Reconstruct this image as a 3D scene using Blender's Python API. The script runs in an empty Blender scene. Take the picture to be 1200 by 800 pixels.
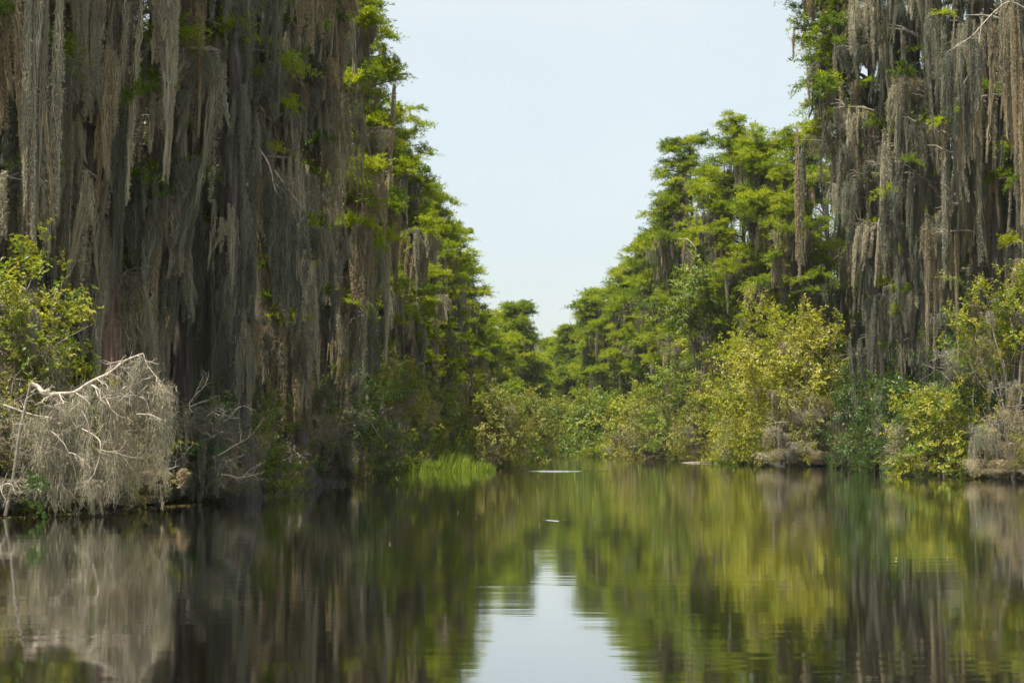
import bpy, math, random
import numpy as np
from mathutils import Matrix, Vector

# ------------------------------------------------------------------ camera, sky, sun, exposure
S = bpy.context.scene
COL = S.collection
R = math.radians
F_PX, HORIZON, EYE = 1833.0, 519.0, 1.2
cam_d = bpy.data.cameras.new('camera')
cam_d.sensor_width = 36.0
cam_d.lens = 55.0
cam_d.clip_start = 0.1
cam_d.clip_end = 4000.0
cam = bpy.data.objects.new('camera', cam_d)
COL.objects.link(cam)
PITCH = math.atan((HORIZON - 400.0) / F_PX)
cam.location = (0, 0, EYE)
cam.rotation_euler = (math.pi / 2 + PITCH, 0, 0)
S.camera = cam

SUN_EL, SUN_AZ = R(68.0), R(-132.0)          # azimuth clockwise from +Y (the view direction)
SKY_STRENGTH, SUN_STRENGTH = 0.091, 5.0
w = bpy.data.worlds.new('World')
S.world = w
w.use_nodes = True
nt = w.node_tree
bg = nt.nodes['Background']
sky = nt.nodes.new('ShaderNodeTexSky')
sky.sky_type = 'NISHITA'
sky.sun_disc = False
sky.sun_elevation = SUN_EL
sky.sun_rotation = SUN_AZ
sky.altitude = 0.0
sky.air_density = 1.0
sky.dust_density = 3.5
sky.ozone_density = 1.2
veil = nt.nodes.new('ShaderNodeMix')            # a thin even veil of high cloud over the blue
veil.data_type = 'RGBA'
veil.inputs[0].default_value = 0.62
veil.inputs[7].default_value = (4.4, 4.7, 4.5, 1)
nt.links.new(sky.outputs[0], veil.inputs[6])
wtc = nt.nodes.new('ShaderNodeTexCoord'); wmp = nt.nodes.new('ShaderNodeMapping'); wmp.inputs['Scale'].default_value = (1, 1, 2.2)
wno = nt.nodes.new('ShaderNodeTexNoise'); wno.inputs['Scale'].default_value = 2.6; wno.inputs['Detail'].default_value = 5
wmr = nt.nodes.new('ShaderNodeMapRange'); wmr.inputs[1].default_value = .3; wmr.inputs[2].default_value = .7
wmr.inputs[3].default_value = .54; wmr.inputs[4].default_value = .74
nt.links.new(wtc.outputs['Generated'], wmp.inputs[0]); nt.links.new(wmp.outputs[0], wno.inputs[0])
nt.links.new(wno.outputs[0], wmr.inputs[0]); nt.links.new(wmr.outputs[0], veil.inputs[0])
nt.links.new(veil.outputs[2], bg.inputs[0])
bg.inputs[1].default_value = SKY_STRENGTH
sd = bpy.data.lights.new('sun', 'SUN')
sd.energy = SUN_STRENGTH
sd.angle = R(0.6)
sd.color = (1.0, 0.94, 0.84)
sun = bpy.data.objects.new('sun', sd)
COL.objects.link(sun)
to_sun = Vector((math.sin(SUN_AZ) * math.cos(SUN_EL), math.cos(SUN_AZ) * math.cos(SUN_EL), math.sin(SUN_EL)))
sun.rotation_euler = to_sun.to_track_quat('Z', 'Y').to_euler()
sun.location = (0, 0, 60)
S.view_settings.view_transform = 'Standard'
S.view_settings.look = 'None'
S.view_settings.exposure = 1.25
S.view_settings.gamma = 1.0
S.render.engine = 'CYCLES'
cy = S.cycles
cy.max_bounces = 6
cy.diffuse_bounces = 3
cy.glossy_bounces = 3
cy.transmission_bounces = 3
cy.transparent_max_bounces = 4
cy.use_denoising = True
cy.sample_clamp_indirect = 4.0

# ------------------------------------------------------------------ helpers
rng = np.random.default_rng(11)
random.seed(5)


def P(px, py, D):
    """the place that the photograph shows at pixel (px, py), D metres ahead"""
    x = (px - 600.0) / F_PX
    y = (400.0 - py) / F_PX
    c, s = math.cos(PITCH), math.sin(PITCH)
    d = Vector((x, c - y * s, s + y * c))
    return Vector((0, 0, EYE)) + d * (D / d.y)


def at(px, D):
    return (px - 600.0) / F_PX * D * 1.002, D


def tag(o, label=None, cat=None, group=None, kind=None):
    if label: o['label'] = label
    if cat: o['category'] = cat
    if group: o['group'] = group
    if kind: o['kind'] = kind
    return o


def empty(name, loc):
    o = bpy.data.objects.new(name, None)
    o.empty_display_size = 0.3
    o.location = loc
    COL.objects.link(o)
    return o


def mesh(name, V, F, mat, smooth=False):
    m = bpy.data.meshes.new(name)
    V = np.asarray(V, dtype=np.float32).reshape(-1, 3)
    if isinstance(F, np.ndarray):
        n, k = F.shape
        m.vertices.add(len(V)); m.vertices.foreach_set('co', V.ravel())
        m.loops.add(n * k); m.loops.foreach_set('vertex_index', F.astype(np.int32).ravel())
        m.polygons.add(n)
        m.polygons.foreach_set('loop_start', np.arange(0, n * k, k, dtype=np.int32))
        if smooth: m.polygons.foreach_set('use_smooth', np.ones(n, dtype=bool))
        m.update(calc_edges=True)
    else:
        m.from_pydata(V.tolist(), [], F)
        if smooth: m.polygons.foreach_set('use_smooth', [True] * len(F))
        m.update()
    m.validate()
    m.materials.append(mat)
    return m


def put(name, me, parent=None, M=None):
    o = bpy.data.objects.new(name, me)
    COL.objects.link(o)
    if parent is not None: o.parent = parent
    if M is not None: o.matrix_basis = M
    return o


class Geo:
    """collects quads/tris into one mesh"""
    def __init__(s): s.V = []; s.F = []; s.n = 0
    def add(s, V, F):
        s.V.append(np.asarray(V, dtype=float).reshape(-1, 3))
        s.F.append(np.asarray(F, dtype=int) + s.n)
        s.n += len(s.V[-1])
    def mesh(s, name, mat, smooth=False):
        V = np.concatenate(s.V)
        k = {f.shape[1] for f in s.F}
        if len(k) == 1: return mesh(name, V, np.concatenate(s.F), mat, smooth)
        return mesh(name, V, [list(map(int, r)) for f in s.F for r in f], mat, smooth)


def tube(g, pts, rad, sides=6, flute=None):
    pts = np.asarray(pts, float); n = len(pts)
    tan = np.gradient(pts, axis=0)
    tan /= np.linalg.norm(tan, axis=1)[:, None] + 1e-9
    ref = np.array([0, 0, 1.0]) if abs(tan[:, 2]).mean() < 0.8 else np.array([1.0, 0, 0])
    u = np.cross(tan, ref); u /= np.linalg.norm(u, axis=1)[:, None] + 1e-9
    v = np.cross(tan, u)
    a = np.arange(sides) * 2 * math.pi / sides
    rr = np.asarray(rad, float)[:, None] * np.ones(sides)
    if flute is not None: rr = rr * flute
    V = pts[:, None, :] + rr[:, :, None] * (np.cos(a)[None, :, None] * u[:, None, :] + np.sin(a)[None, :, None] * v[:, None, :])
    F = []
    for i in range(n - 1):
        for j in range(sides):
            k = (j + 1) % sides
            F.append((i * sides + j, i * sides + k, (i + 1) * sides + k, (i + 1) * sides + j))
    g.add(V.reshape(-1, 3), F)


def unit(v): return v / (np.linalg.norm(v, axis=-1, keepdims=True) + 1e-9)


# ------------------------------------------------------------------ materials
def mat_new(name):
    m = bpy.data.materials.new(name)
    m.use_nodes = True
    t = m.node_tree
    for n in list(t.nodes): t.nodes.remove(n)
    out = t.nodes.new('ShaderNodeOutputMaterial')
    return m, t, out


def ramp(t, fac, stops):
    r = t.nodes.new('ShaderNodeValToRGB')
    e = r.color_ramp.elements
    while len(e) < len(stops): e.new(0.5)
    for el, (p, c) in zip(e, stops):
        el.position = p; el.color = (*c, 1)
    t.links.new(fac, r.inputs[0])
    return r.outputs[0]


def rand_mix(t, w_obj, w_isl):
    """a number from 0 to 1 that differs from piece to piece and, less, from leaf to leaf"""
    oi = t.nodes.new('ShaderNodeObjectInfo')
    ge = t.nodes.new('ShaderNodeNewGeometry')
    a = t.nodes.new('ShaderNodeMath'); a.operation = 'MULTIPLY'; a.inputs[1].default_value = w_obj
    b = t.nodes.new('ShaderNodeMath'); b.operation = 'MULTIPLY_ADD'; b.inputs[1].default_value = w_isl
    t.links.new(oi.outputs['Random'], a.inputs[0])
    t.links.new(ge.outputs['Random Per Island'], b.inputs[0])
    t.links.new(a.outputs[0], b.inputs[2])
    return b.outputs[0]


def leaf_mat(name, stops, trans, gloss_rough, spec, w_obj=0.6, w_isl=0.4, tint=(1.25, 1.2, 0.55)):
    m, t, out = mat_new(name)
    col = ramp(t, rand_mix(t, w_obj, w_isl), stops)
    p = t.nodes.new('ShaderNodeBsdfPrincipled')
    p.inputs['Roughness'].default_value = gloss_rough
    p.inputs['Specular IOR Level'].default_value = spec * .5
    t.links.new(col, p.inputs['Base Color'])
    tr = t.nodes.new('ShaderNodeBsdfTranslucent')
    mu = t.nodes.new('ShaderNodeMix'); mu.data_type = 'RGBA'; mu.blend_type = 'MULTIPLY'
    mu.inputs[0].default_value = 1.0
    mu.inputs[7].default_value = (*tint, 1)
    t.links.new(col, mu.inputs[6])
    t.links.new(mu.outputs[2], tr.inputs['Color'])
    mx = t.nodes.new('ShaderNodeMixShader'); mx.inputs[0].default_value = trans
    t.links.new(p.outputs[0], mx.inputs[1]); t.links.new(tr.outputs[0], mx.inputs[2])
    t.links.new(mx.outputs[0], out.inputs[0])
    return m


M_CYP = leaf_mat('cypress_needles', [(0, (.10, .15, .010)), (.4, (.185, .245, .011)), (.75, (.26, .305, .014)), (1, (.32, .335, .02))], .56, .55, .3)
M_CYP2 = leaf_mat('cypress_needles_dark', [(0, (.055, .10, .011)), (.5, (.10, .16, .012)), (1, (.16, .21, .016))], .42, .55, .3)  # darker copy; its larger share on near trees puts shade into leaf colour
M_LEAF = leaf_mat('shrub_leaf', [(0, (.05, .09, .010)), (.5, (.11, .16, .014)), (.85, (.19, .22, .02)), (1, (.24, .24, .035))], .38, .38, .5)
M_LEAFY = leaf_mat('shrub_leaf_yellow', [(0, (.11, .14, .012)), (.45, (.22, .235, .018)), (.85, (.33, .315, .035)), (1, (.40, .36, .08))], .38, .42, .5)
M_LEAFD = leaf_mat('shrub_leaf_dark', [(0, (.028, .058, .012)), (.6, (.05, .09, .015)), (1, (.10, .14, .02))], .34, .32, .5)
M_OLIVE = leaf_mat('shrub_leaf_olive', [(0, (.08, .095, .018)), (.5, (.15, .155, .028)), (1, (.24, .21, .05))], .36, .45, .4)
M_SEDGE = leaf_mat('sedge_blade', [(0, (.07, .125, .012)), (.5, (.13, .195, .016)), (.88, (.23, .27, .03)), (1, (.30, .25, .10))], .45, .45, .4, .2, .8)


def moss_mat(name, stops, trans):
    m, t, out = mat_new(name)
    col = ramp(t, rand_mix(t, .58, .42), stops)
    d = t.nodes.new('ShaderNodeBsdfDiffuse')
    t.links.new(col, d.inputs[0])
    tr = t.nodes.new('ShaderNodeBsdfTranslucent')
    t.links.new(col, tr.inputs[0])
    mx = t.nodes.new('ShaderNodeMixShader'); mx.inputs[0].default_value = trans
    t.links.new(d.outputs[0], mx.inputs[1]); t.links.new(tr.outputs[0], mx.inputs[2])
    t.links.new(mx.outputs[0], out.inputs[0])
    return m


M_MOSS = moss_mat('spanish_moss', [(0, (.165, .165, .12)), (.4, (.26, .248, .178)), (.7, (.35, .32, .22)), (1, (.43, .375, .25))], .3)
M_MOSSB = moss_mat('spanish_moss_brown', [(0, (.16, .14, .09)), (.5, (.28, .235, .145)), (1, (.42, .335, .195))], .3)
M_MOSSG = moss_mat('spanish_moss_grey_shade', [(0, (.09, .10, .07)), (.5, (.15, .155, .11)), (1, (.22, .215, .155))], .3)  # dark grey moss; its large share on the right wall stands in for shade


def bark_mat(name, c0, c1, c2, zs=1.4):
    m, t, out = mat_new(name)
    tc = t.nodes.new('ShaderNodeTexCoord')
    mp = t.nodes.new('ShaderNodeMapping'); mp.inputs['Scale'].default_value = (14, 14, zs)
    t.links.new(tc.outputs['Object'], mp.inputs[0])
    n = t.nodes.new('ShaderNodeTexNoise'); n.inputs['Scale'].default_value = 1.0; n.inputs['Detail'].default_value = 6
    t.links.new(mp.outputs[0], n.inputs[0])
    col = ramp(t, n.outputs[0], [(.3, c0), (.52, c1), (.75, c2)])
    p = t.nodes.new('ShaderNodeBsdfPrincipled'); p.inputs['Roughness'].default_value = .9
    p.inputs['Specular IOR Level'].default_value = .2
    t.links.new(col, p.inputs['Base Color'])
    b = t.nodes.new('ShaderNodeBump'); b.inputs['Strength'].default_value = .8; b.inputs['Distance'].default_value = .03
    t.links.new(n.outputs[0], b.inputs['Height']); t.links.new(b.outputs[0], p.inputs['Normal'])
    t.links.new(p.outputs[0], out.inputs[0])
    return m


M_BARK = bark_mat('cypress_bark', (.035, .031, .025), (.075, .066, .054), (.14, .122, .10))
M_BARKR = bark_mat('cypress_bark_reddish', (.10, .065, .045), (.21, .14, .10), (.30, .22, .165))
M_BARKD = bark_mat('snag_wood_dark', (.022, .02, .017), (.05, .045, .038), (.09, .08, .07))
M_TWIG = bark_mat('twig_bark', (.10, .085, .065), (.17, .15, .12), (.26, .23, .18), 6)
M_PALE = bark_mat('bleached_wood', (.17, .145, .11), (.36, .31, .245), (.50, .45, .37), 8)
M_STICK = bark_mat('brown_stick', (.06, .035, .02), (.13, .075, .045), (.22, .14, .09), 6)

m, t, out = mat_new('dark_mud')
n = t.nodes.new('ShaderNodeTexNoise'); n.inputs['Scale'].default_value = 2.5; n.inputs['Detail'].default_value = 8
tc = t.nodes.new('ShaderNodeTexCoord'); t.links.new(tc.outputs['Object'], n.inputs[0])
p = t.nodes.new('ShaderNodeBsdfPrincipled'); p.inputs['Roughness'].default_value = .85
t.links.new(ramp(t, n.outputs[0], [(.3, (.008, .006, .004)), (.55, (.017, .013, .009)), (.8, (.036, .027, .018))]), p.inputs['Base Color'])
t.links.new(p.outputs[0], out.inputs[0])
M_MUD = m

# still blackwater: a tannin-dark body under a smooth surface with fine ripples
m, t, out = mat_new('blackwater')
tc = t.nodes.new('ShaderNodeTexCoord')
def wnoise(scale, sx, sy, det):
    mp = t.nodes.new('ShaderNodeMapping'); mp.inputs['Scale'].default_value = (sx, sy, 1)
    t.links.new(tc.outputs['Object'], mp.inputs[0])
    nn = t.nodes.new('ShaderNodeTexNoise'); nn.inputs['Scale'].default_value = scale; nn.inputs['Detail'].default_value = det
    t.links.new(mp.outputs[0], nn.inputs[0])
    return nn.outputs[0]
n1 = wnoise(1.0, .55, 2.6, 3)
n2 = wnoise(1.0, .12, .35, 2)
gate = t.nodes.new('ShaderNodeMapRange')           # calmer and livelier patches
t.links.new(n2, gate.inputs[0]); gate.inputs[1].default_value = .40; gate.inputs[2].default_value = .68
gate.inputs[3].default_value = .25; gate.inputs[4].default_value = 1.0
mul = t.nodes.new('ShaderNodeMath'); mul.operation = 'MULTIPLY'
t.links.new(n1, mul.inputs[0]); t.links.new(gate.outputs[0], mul.inputs[1])
b = t.nodes.new('ShaderNodeBump'); b.inputs['Strength'].default_value = 1.0; b.inputs['Distance'].default_value = .0034
t.links.new(mul.outputs[0], b.inputs['Height'])
dif = t.nodes.new('ShaderNodeBsdfDiffuse'); dif.inputs[0].default_value = (.004, .0035, .002, 1)
gl = t.nodes.new('ShaderNodeBsdfGlossy'); gl.inputs['Roughness'].default_value = .045
gl.inputs[0].default_value = (.95, .95, .95, 1)
fr = t.nodes.new('ShaderNodeFresnel'); fr.inputs[0].default_value = 1.45
mx = t.nodes.new('ShaderNodeMixShader')
for nd in (gl, fr): t.links.new(b.outputs[0], nd.inputs['Normal'])
boost = t.nodes.new('ShaderNodeMath'); boost.operation = 'MULTIPLY_ADD'; boost.use_clamp = True
boost.inputs[1].default_value = 1.15; boost.inputs[2].default_value = .23
t.links.new(fr.outputs[0], boost.inputs[0])
t.links.new(boost.outputs[0], mx.inputs[0]); t.links.new(dif.outputs[0], mx.inputs[1]); t.links.new(gl.outputs[0], mx.inputs[2])
t.links.new(mx.outputs[0], out.inputs[0])
M_WATER = m

# ------------------------------------------------------------------ ground and water
LB = np.array([(-30, -60), (-24, 0), (-12, 20), (-8.4, 25.6), (-6.75, 30.4), (-6.3, 35), (-6.15, 42), (-5.6, 65), (-3.8, 76), (-2, 104), (0, 138), (3.4, 190), (6.0, 214), (7.5, 226), (8.5, 240), (9, 400)], float)
RB = np.array([(30, -60), (24, 0), (19, 30), (16.9, 51), (17.2, 66), (17.1, 78), (14.9, 85), (13.6, 100), (12.3, 128), (10.6, 155), (8.0, 187), (6.8, 205), (7.5, 217), (8.2, 226), (8.6, 240), (9.1, 400)], float)
def lbank(y): return np.interp(y, LB[:, 1], LB[:, 0])
def rbank(y): return np.interp(y, RB[:, 1], RB[:, 0])

us = np.concatenate([np.linspace(0, 3, 13), [4, 6, 9, 14, 22, 40, 80, 160, 400]])
ys = np.concatenate([[-400, -150, -60, -20, 0], np.arange(12, 100, 1.5), np.arange(100, 260, 3.0), [270, 300, 400, 700, 1500]])
V = []
for y in ys:
    l, r = lbank(y), rbank(y)
    wob = .25 * math.sin(y * .9) + .18 * math.sin(y * 2.3 + 1)
    row = [(l + wob - u, y, min(.14, -.14 + .3 * u) + .05 * math.sin(u * 5 + y * 1.7)) for u in us[::-1]]
    row += [(l + wob + .4, y, -.5), ((l + r) / 2, y, -1.3), (r - wob - .4, y, -.5)]
    row += [(r - wob + u, y, min(.14, -.14 + .3 * u) + .05 * math.sin(u * 5 + y * 1.3)) for u in us]
    V += row
nc = 2 * len(us) + 3
F = np.array([(i * nc + j, i * nc + j + 1, (i + 1) * nc + j + 1, (i + 1) * nc + j) for i in range(len(ys) - 1) for j in range(nc - 1)])
tag(put('ground', mesh('ground', V, F, M_MUD, True)), kind='structure')
Fw = np.array([(0, 1, 2, 3)])
tag(put('water', mesh('water', [(-420, -400, 0), (420, -400, 0), (420, 1500, 0), (-420, 1500, 0)], Fw, M_WATER)), kind='structure')

# ------------------------------------------------------------------ shared pieces: moss, sprays, sprigs, limbs
def moss_bundle(g, x0, y0, L, r0, nth, nfz, top=0.0):
    def prof(tt): return r0 * np.minimum(.16 + 2.1 * tt, 1.0) * np.clip(1 - tt, 0, 1) ** .85 + .006
    ph = rng.uniform(0, 6.28, 4)
    def axis(tt): return np.stack([x0 + .06 * r0 * 4 * np.sin(3 * tt + ph[0]), y0 + .06 * r0 * 4 * np.sin(2.4 * tt + ph[1])], -1)
    seg = 5
    t0 = rng.random(nth) ** 1.1 * .86
    ln = rng.uniform(.14, .42, nth)
    ln = np.minimum(ln, 1.04 - t0)
    a = rng.uniform(0, 6.28, nth); q = np.sqrt(rng.random(nth))
    s = np.linspace(0, 1, seg)
    tt = t0[:, None] + ln[:, None] * s
    rr = prof(tt) * q[:, None]
    a2 = a[:, None] + rng.normal(0, .5, (nth, 1)) * s
    xy = axis(tt); xy = xy + (r0 * 1.6) * (rng.normal(0, 1, 2) * .5)[None, None, :] * tt[..., None] ** 2
    pts = np.stack([xy[..., 0] + rr * np.cos(a2), xy[..., 1] + rr * np.sin(a2), top - L * tt], -1)
    pts[..., :2] += rng.normal(0, .016, (nth, seg, 2))
    b0 = rng.uniform(0, 6.28, nth)[:, None] + rng.normal(0, .9, (nth, 1)) * s
    wd = rng.uniform(.005, .011, nth)[:, None] * (1 - .8 * s)
    sd_ = np.stack([np.cos(b0) * wd, np.sin(b0) * wd, 0 * wd], -1)
    V = np.stack([pts - sd_, pts + sd_], 2).reshape(-1, 3)
    base = np.arange(nth)[:, None] * seg * 2 + np.arange(seg - 1)[None, :] * 2
    g.add(V, np.stack([base, base + 1, base + 3, base + 2], -1).reshape(-1, 4))
    # curls that stand off the bundle
    nfz = int(nfz * 1.9)
    tz = rng.random(nfz); az = rng.uniform(0, 6.28, nfz); rz = prof(tz) * rng.uniform(.5, 1.3, nfz)
    c = np.stack([axis(tz)[:, 0] + rz * np.cos(az), axis(tz)[:, 1] + rz * np.sin(az), top - L * tz], -1)
    d = unit(np.stack([np.cos(az), np.sin(az), -rng.uniform(-.5, 1.6, nfz)], -1) + rng.normal(0, .8, (nfz, 3)))
    sd2 = unit(np.cross(d, rng.normal(0, 1, (nfz, 3)))) * rng.uniform(.004, .009, nfz)[:, None]
    l = rng.uniform(.02, .06, nfz)[:, None]
    V = np.stack([c - sd2, c + sd2, c + d * l + sd2 * .4, c + d * l - sd2 * .4], 1).reshape(-1, 3)
    g.add(V, (np.arange(nfz) * 4)[:, None] + np.arange(4)[None, :])


MOSS = {'strand': [], 'curtain': [], 'tuft': []}          # each is a list of (grey-tan, brown, grey) meshes
def moss_meshes(g, nm):
    a = g.mesh(nm, M_MOSS)
    b_ = a.copy(); b_.materials[0] = M_MOSSB
    c_ = a.copy(); c_.materials[0] = M_MOSSG
    return (a, b_, c_)
for k in range(7):                                        # one hanging rope, 1 m long before scaling by 2 to 4
    g = Geo(); L = 2.4
    moss_bundle(g, 0, 0, L, .11, 130, 520)
    for _ in range(int(rng.integers(1, 4))):
        moss_bundle(g, rng.uniform(-.12, .12), rng.uniform(-.1, .1), L * rng.uniform(.3, .75), .08, 60, 220, -rng.uniform(0, .7))
    MOSS['strand'].append(moss_meshes(g, 'moss_strand'))
for k in range(8):                                        # a curtain 1 m wide
    g = Geo(); L = 2.4
    nb = int(rng.integers(6, 10))
    for i in range(nb):
        x = (i + .5) / nb - .5 + rng.normal(0, .03)
        moss_bundle(g, x, rng.normal(0, .14), L * rng.uniform(.2, 1.0) * (1 if rng.random() < .7 else .5), rng.uniform(.05, .15), 78, 260, rng.uniform(-.45, .05))
    MOSS['curtain'].append(moss_meshes(g, 'moss_curtain'))
for k in range(5):                                        # a short ragged tuft
    g = Geo()
    for i in range(4):
        moss_bundle(g, rng.normal(0, .16), rng.normal(0, .16), rng.uniform(.35, .9), rng.uniform(.08, .15), 70, 300, rng.uniform(-.08, .05))
    MOSS['tuft'].append(moss_meshes(g, 'moss_tuft'))


MOSS['mass'] = []
for k in range(4):                                        # a thick fluffy mass of several merged ropes
    g = Geo()
    for i in range(7):
        moss_bundle(g, rng.uniform(-.36, .36), rng.normal(0, .14), 2.4 * rng.uniform(.3, 1.0), rng.uniform(.12, .22), 170, 850, rng.uniform(-.1, .05))
    MOSS['mass'].append(moss_meshes(g, 'moss_mass'))
MOSS['lace'] = []
for k in range(8):                                        # an airy lace of curled threads spread over twigs, 1.2 m tall
    g = Geo(); n_ = 620; seg = 6
    lob = rng.uniform(-.38, .38, 4); ll = rng.uniform(.5, 1.2, 4)
    j = rng.integers(0, 4, n_); q = rng.random(n_) ** 1.2
    st = np.stack([lob[j] * (1 - .15 * q) + rng.normal(0, .15, n_) * (1 - .7 * q), rng.normal(0, .12, n_) * (1 - .6 * q), -q * ll[j]], -1)
    d = unit(rng.normal(0, .8, (n_, 3)) + np.array([0, 0, -.7])); ln = rng.uniform(.07, .26, n_)
    pts = [st]
    for _ in range(seg - 1):
        d = unit(d + rng.normal(0, .38, (n_, 3)) + np.array([0, 0, -.12])); pts.append(pts[-1] + d * (ln / (seg - 1))[:, None])
    pts = np.stack(pts, 1)
    b0 = rng.uniform(0, 6.28, n_)[:, None]
    wd = rng.uniform(.0025, .006, n_)[:, None] * np.linspace(1, .4, seg)[None]
    sd_ = np.stack([np.cos(b0) * wd, np.sin(b0) * wd, .4 * wd], -1)
    V = np.stack([pts - sd_, pts + sd_], 2).reshape(-1, 3)
    base = np.arange(n_)[:, None] * seg * 2 + np.arange(seg - 1)[None, :] * 2
    g.add(V, np.stack([base, base + 1, base + 3, base + 2], -1).reshape(-1, 4))
    MOSS['lace'].append(moss_meshes(g, 'moss_lace'))


def kites(c, d, up, l, wv):
    s = unit(np.cross(d, up)) * wv[:, None]
    m_ = c + d * l[:, None] * .45
    V = np.stack([c, m_ - s, c + d * l[:, None], m_ + s], 1).reshape(-1, 3)
    return V, (np.arange(len(c)) * 4)[:, None] + np.arange(4)[None, :]


SPRAY = []                                                # cypress spray: feathery twigs, about 1.3 m across
for k in range(10):
    g = Geo()
    for _ in range(20):
        az, el = rng.uniform(0, 6.28), R(rng.uniform(-12, 62))
        ax = np.array([math.cos(az) * math.cos(el), math.sin(az) * math.cos(el), math.sin(el) * .75])
        L = rng.uniform(.32, .72) * (1 - .25 * math.sin(el))
        n_ = 38
        s = rng.uniform(.2, 1.0, n_)
        c = ax[None] * (L * s)[:, None] + rng.normal(0, .025, (n_, 3)); c[:, 2] -= .12 * s ** 2 * (1 - math.sin(el))
        d = unit(ax[None] * .55 + rng.normal(0, .55, (n_, 3)) + np.array([0, 0, .12]))
        g.add(*kites(c, d, rng.normal(0, 1, (n_, 3)), rng.uniform(.06, .14, n_), rng.uniform(.007, .016, n_)))
    a = g.mesh('cypress_spray', M_CYP)
    b_ = a.copy(); b_.materials[0] = M_CYP2
    SPRAY.append((a, b_))

FILLM = {'green': M_LEAF, 'yellow': M_LEAFY, 'dark': M_LEAFD, 'olive': M_OLIVE}
SPRIG = []                                                # broad-leaved sprig along +Z, 0.4 m
for k in range(8):
    g = Geo()
    bend = rng.normal(0, .10, 2)
    for br in range(5):
        bl = .40 if br == 0 else rng.uniform(.18, .28)
        a0 = rng.uniform(0, 6.28)
        dirv = np.array([bend[0], bend[1], 1.0]) if br == 0 else unit(np.array([math.cos(a0) * .8, math.sin(a0) * .8, .8]))
        st = np.zeros(3) if br == 0 else np.array([bend[0], bend[1], 1.0]) * .085 * br
        n_ = 15 if br == 0 else 9
        s = rng.uniform(.25, 1.0, n_) ** .8
        c = st + dirv[None] * (bl * s)[:, None]
        az = np.arange(n_) * 2.4 + rng.uniform(0, 6)
        d = unit(np.stack([np.cos(az), np.sin(az), rng.uniform(-.15, .9, n_)], -1) + dirv[None] * .25)
        l = rng.uniform(.045, .095, n_); wd = l * rng.uniform(.16, .24, n_)
        sd_ = unit(np.cross(d, np.array([0, 0, 1.0])[None] + rng.normal(0, .3, (n_, 3))))
        nrm = np.cross(sd_, d)
        mid = c + d * (l * .5)[:, None]
        lft, rgt = mid - sd_ * wd[:, None] + nrm * (wd * .35)[:, None], mid + sd_ * wd[:, None] + nrm * (wd * .35)[:, None]
        tip = c + d * l[:, None] - nrm * (l * .12)[:, None]
        V = np.stack([c, lft, tip, rgt], 1).reshape(-1, 3)
        b0 = (np.arange(n_) * 4)[:, None]
        g.add(V, np.concatenate([b0 + np.array([[0, 2, 1]]), b0 + np.array([[0, 3, 2]])]))
    me0 = g.mesh('leafy_sprig', M_LEAF)
    row = {}
    for nm, mt in (('green', M_LEAF), ('yellow', M_LEAFY), ('dark', M_LEAFD), ('olive', M_OLIVE)):
        c_ = me0.copy(); c_.materials[0] = mt; row[nm] = c_
    SPRIG.append(row)

LIMB = []                                                 # limb along +X, length 1; side twigs; anchors for sprays and moss
for k in range(9):
    g = Geo(); anch = []
    n_ = 7
    s = np.linspace(0, 1, n_)
    curve = np.stack([s, .10 * np.sin(s * 3 + rng.uniform(0, 6)) * s, .14 * np.sin(s * 2.2) - .10 * s ** 2 + rng.normal(0, .012, n_) * (s > 0)], -1)
    tube(g, curve, .030 * (1 - .8 * s), 5)
    for i in range(2, n_):
        anch.append((curve[i], s[i]))
    for sd_ in range(6):
        i = int(rng.integers(1, 6)); c0 = curve[i]
        a = rng.choice([-1, 1]) * rng.uniform(.5, 1.2)
        ll = rng.uniform(.22, .42) * (1 - .35 * s[i])
        e = c0 + np.array([math.cos(a) * ll, math.sin(a) * ll, rng.uniform(-.04, .10)])
        mdl = (c0 + e) / 2 + np.array([0, 0, .03])
        tube(g, [c0, mdl, e], [.010, .007, .003], 4)
        anch += [(mdl, s[i]), (e, min(1, s[i] + ll))]
    a_ = g.mesh('limb', M_TWIG)
    LIMB.append((a_, anch))


def trunk_mesh(H, r0, flare, mat, lean=(0, 0), broken=False):
    zs = np.concatenate([[-.6, 0, .3, .7, 1.2, 1.9, 2.8], np.linspace(3.8, H, 9)])
    sides = 14
    f = np.clip(zs, 0, None) / H
    r = r0 * (1 - .86 * f ** 1.1) * (1 + flare * np.exp(-np.clip(zs, 0, 9) / .9))
    if broken: r = r0 * (1 - .45 * f) * (1 + flare * np.exp(-np.clip(zs, 0, 9) / .9)); r[-1] *= .28; zs[-2] = H * .93
    ph = rng.uniform(0, 6.28, 3)
    pts = np.stack([lean[0] * f ** 1.3 + .06 * np.sin(zs * .5 + ph[0]) * (zs > 1), lean[1] * f ** 1.3 + .06 * np.sin(zs * .43 + ph[1]) * (zs > 1), zs], -1)
    a = np.arange(sides) * 2 * math.pi / sides
    fl = 1 + .22 * np.exp(-np.clip(zs, 0, 9) / 1.3)[:, None] * np.sin(5 * a + ph[2])[None, :] + .05 * rng.normal(0, 1, (len(zs), sides))
    g = Geo(); tube(g, pts, r, sides, fl)
    def axis(z): return np.array([np.interp(z, zs, pts[:, 0]), np.interp(z, zs, pts[:, 1]), z])
    return g.mesh('trunk', mat, True), axis


def moss_pick(tone):
    u = rng.random()
    return 1 if u < tone[1] else (2 if u < tone[1] + tone[2] else 0)


TREES = []


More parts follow.
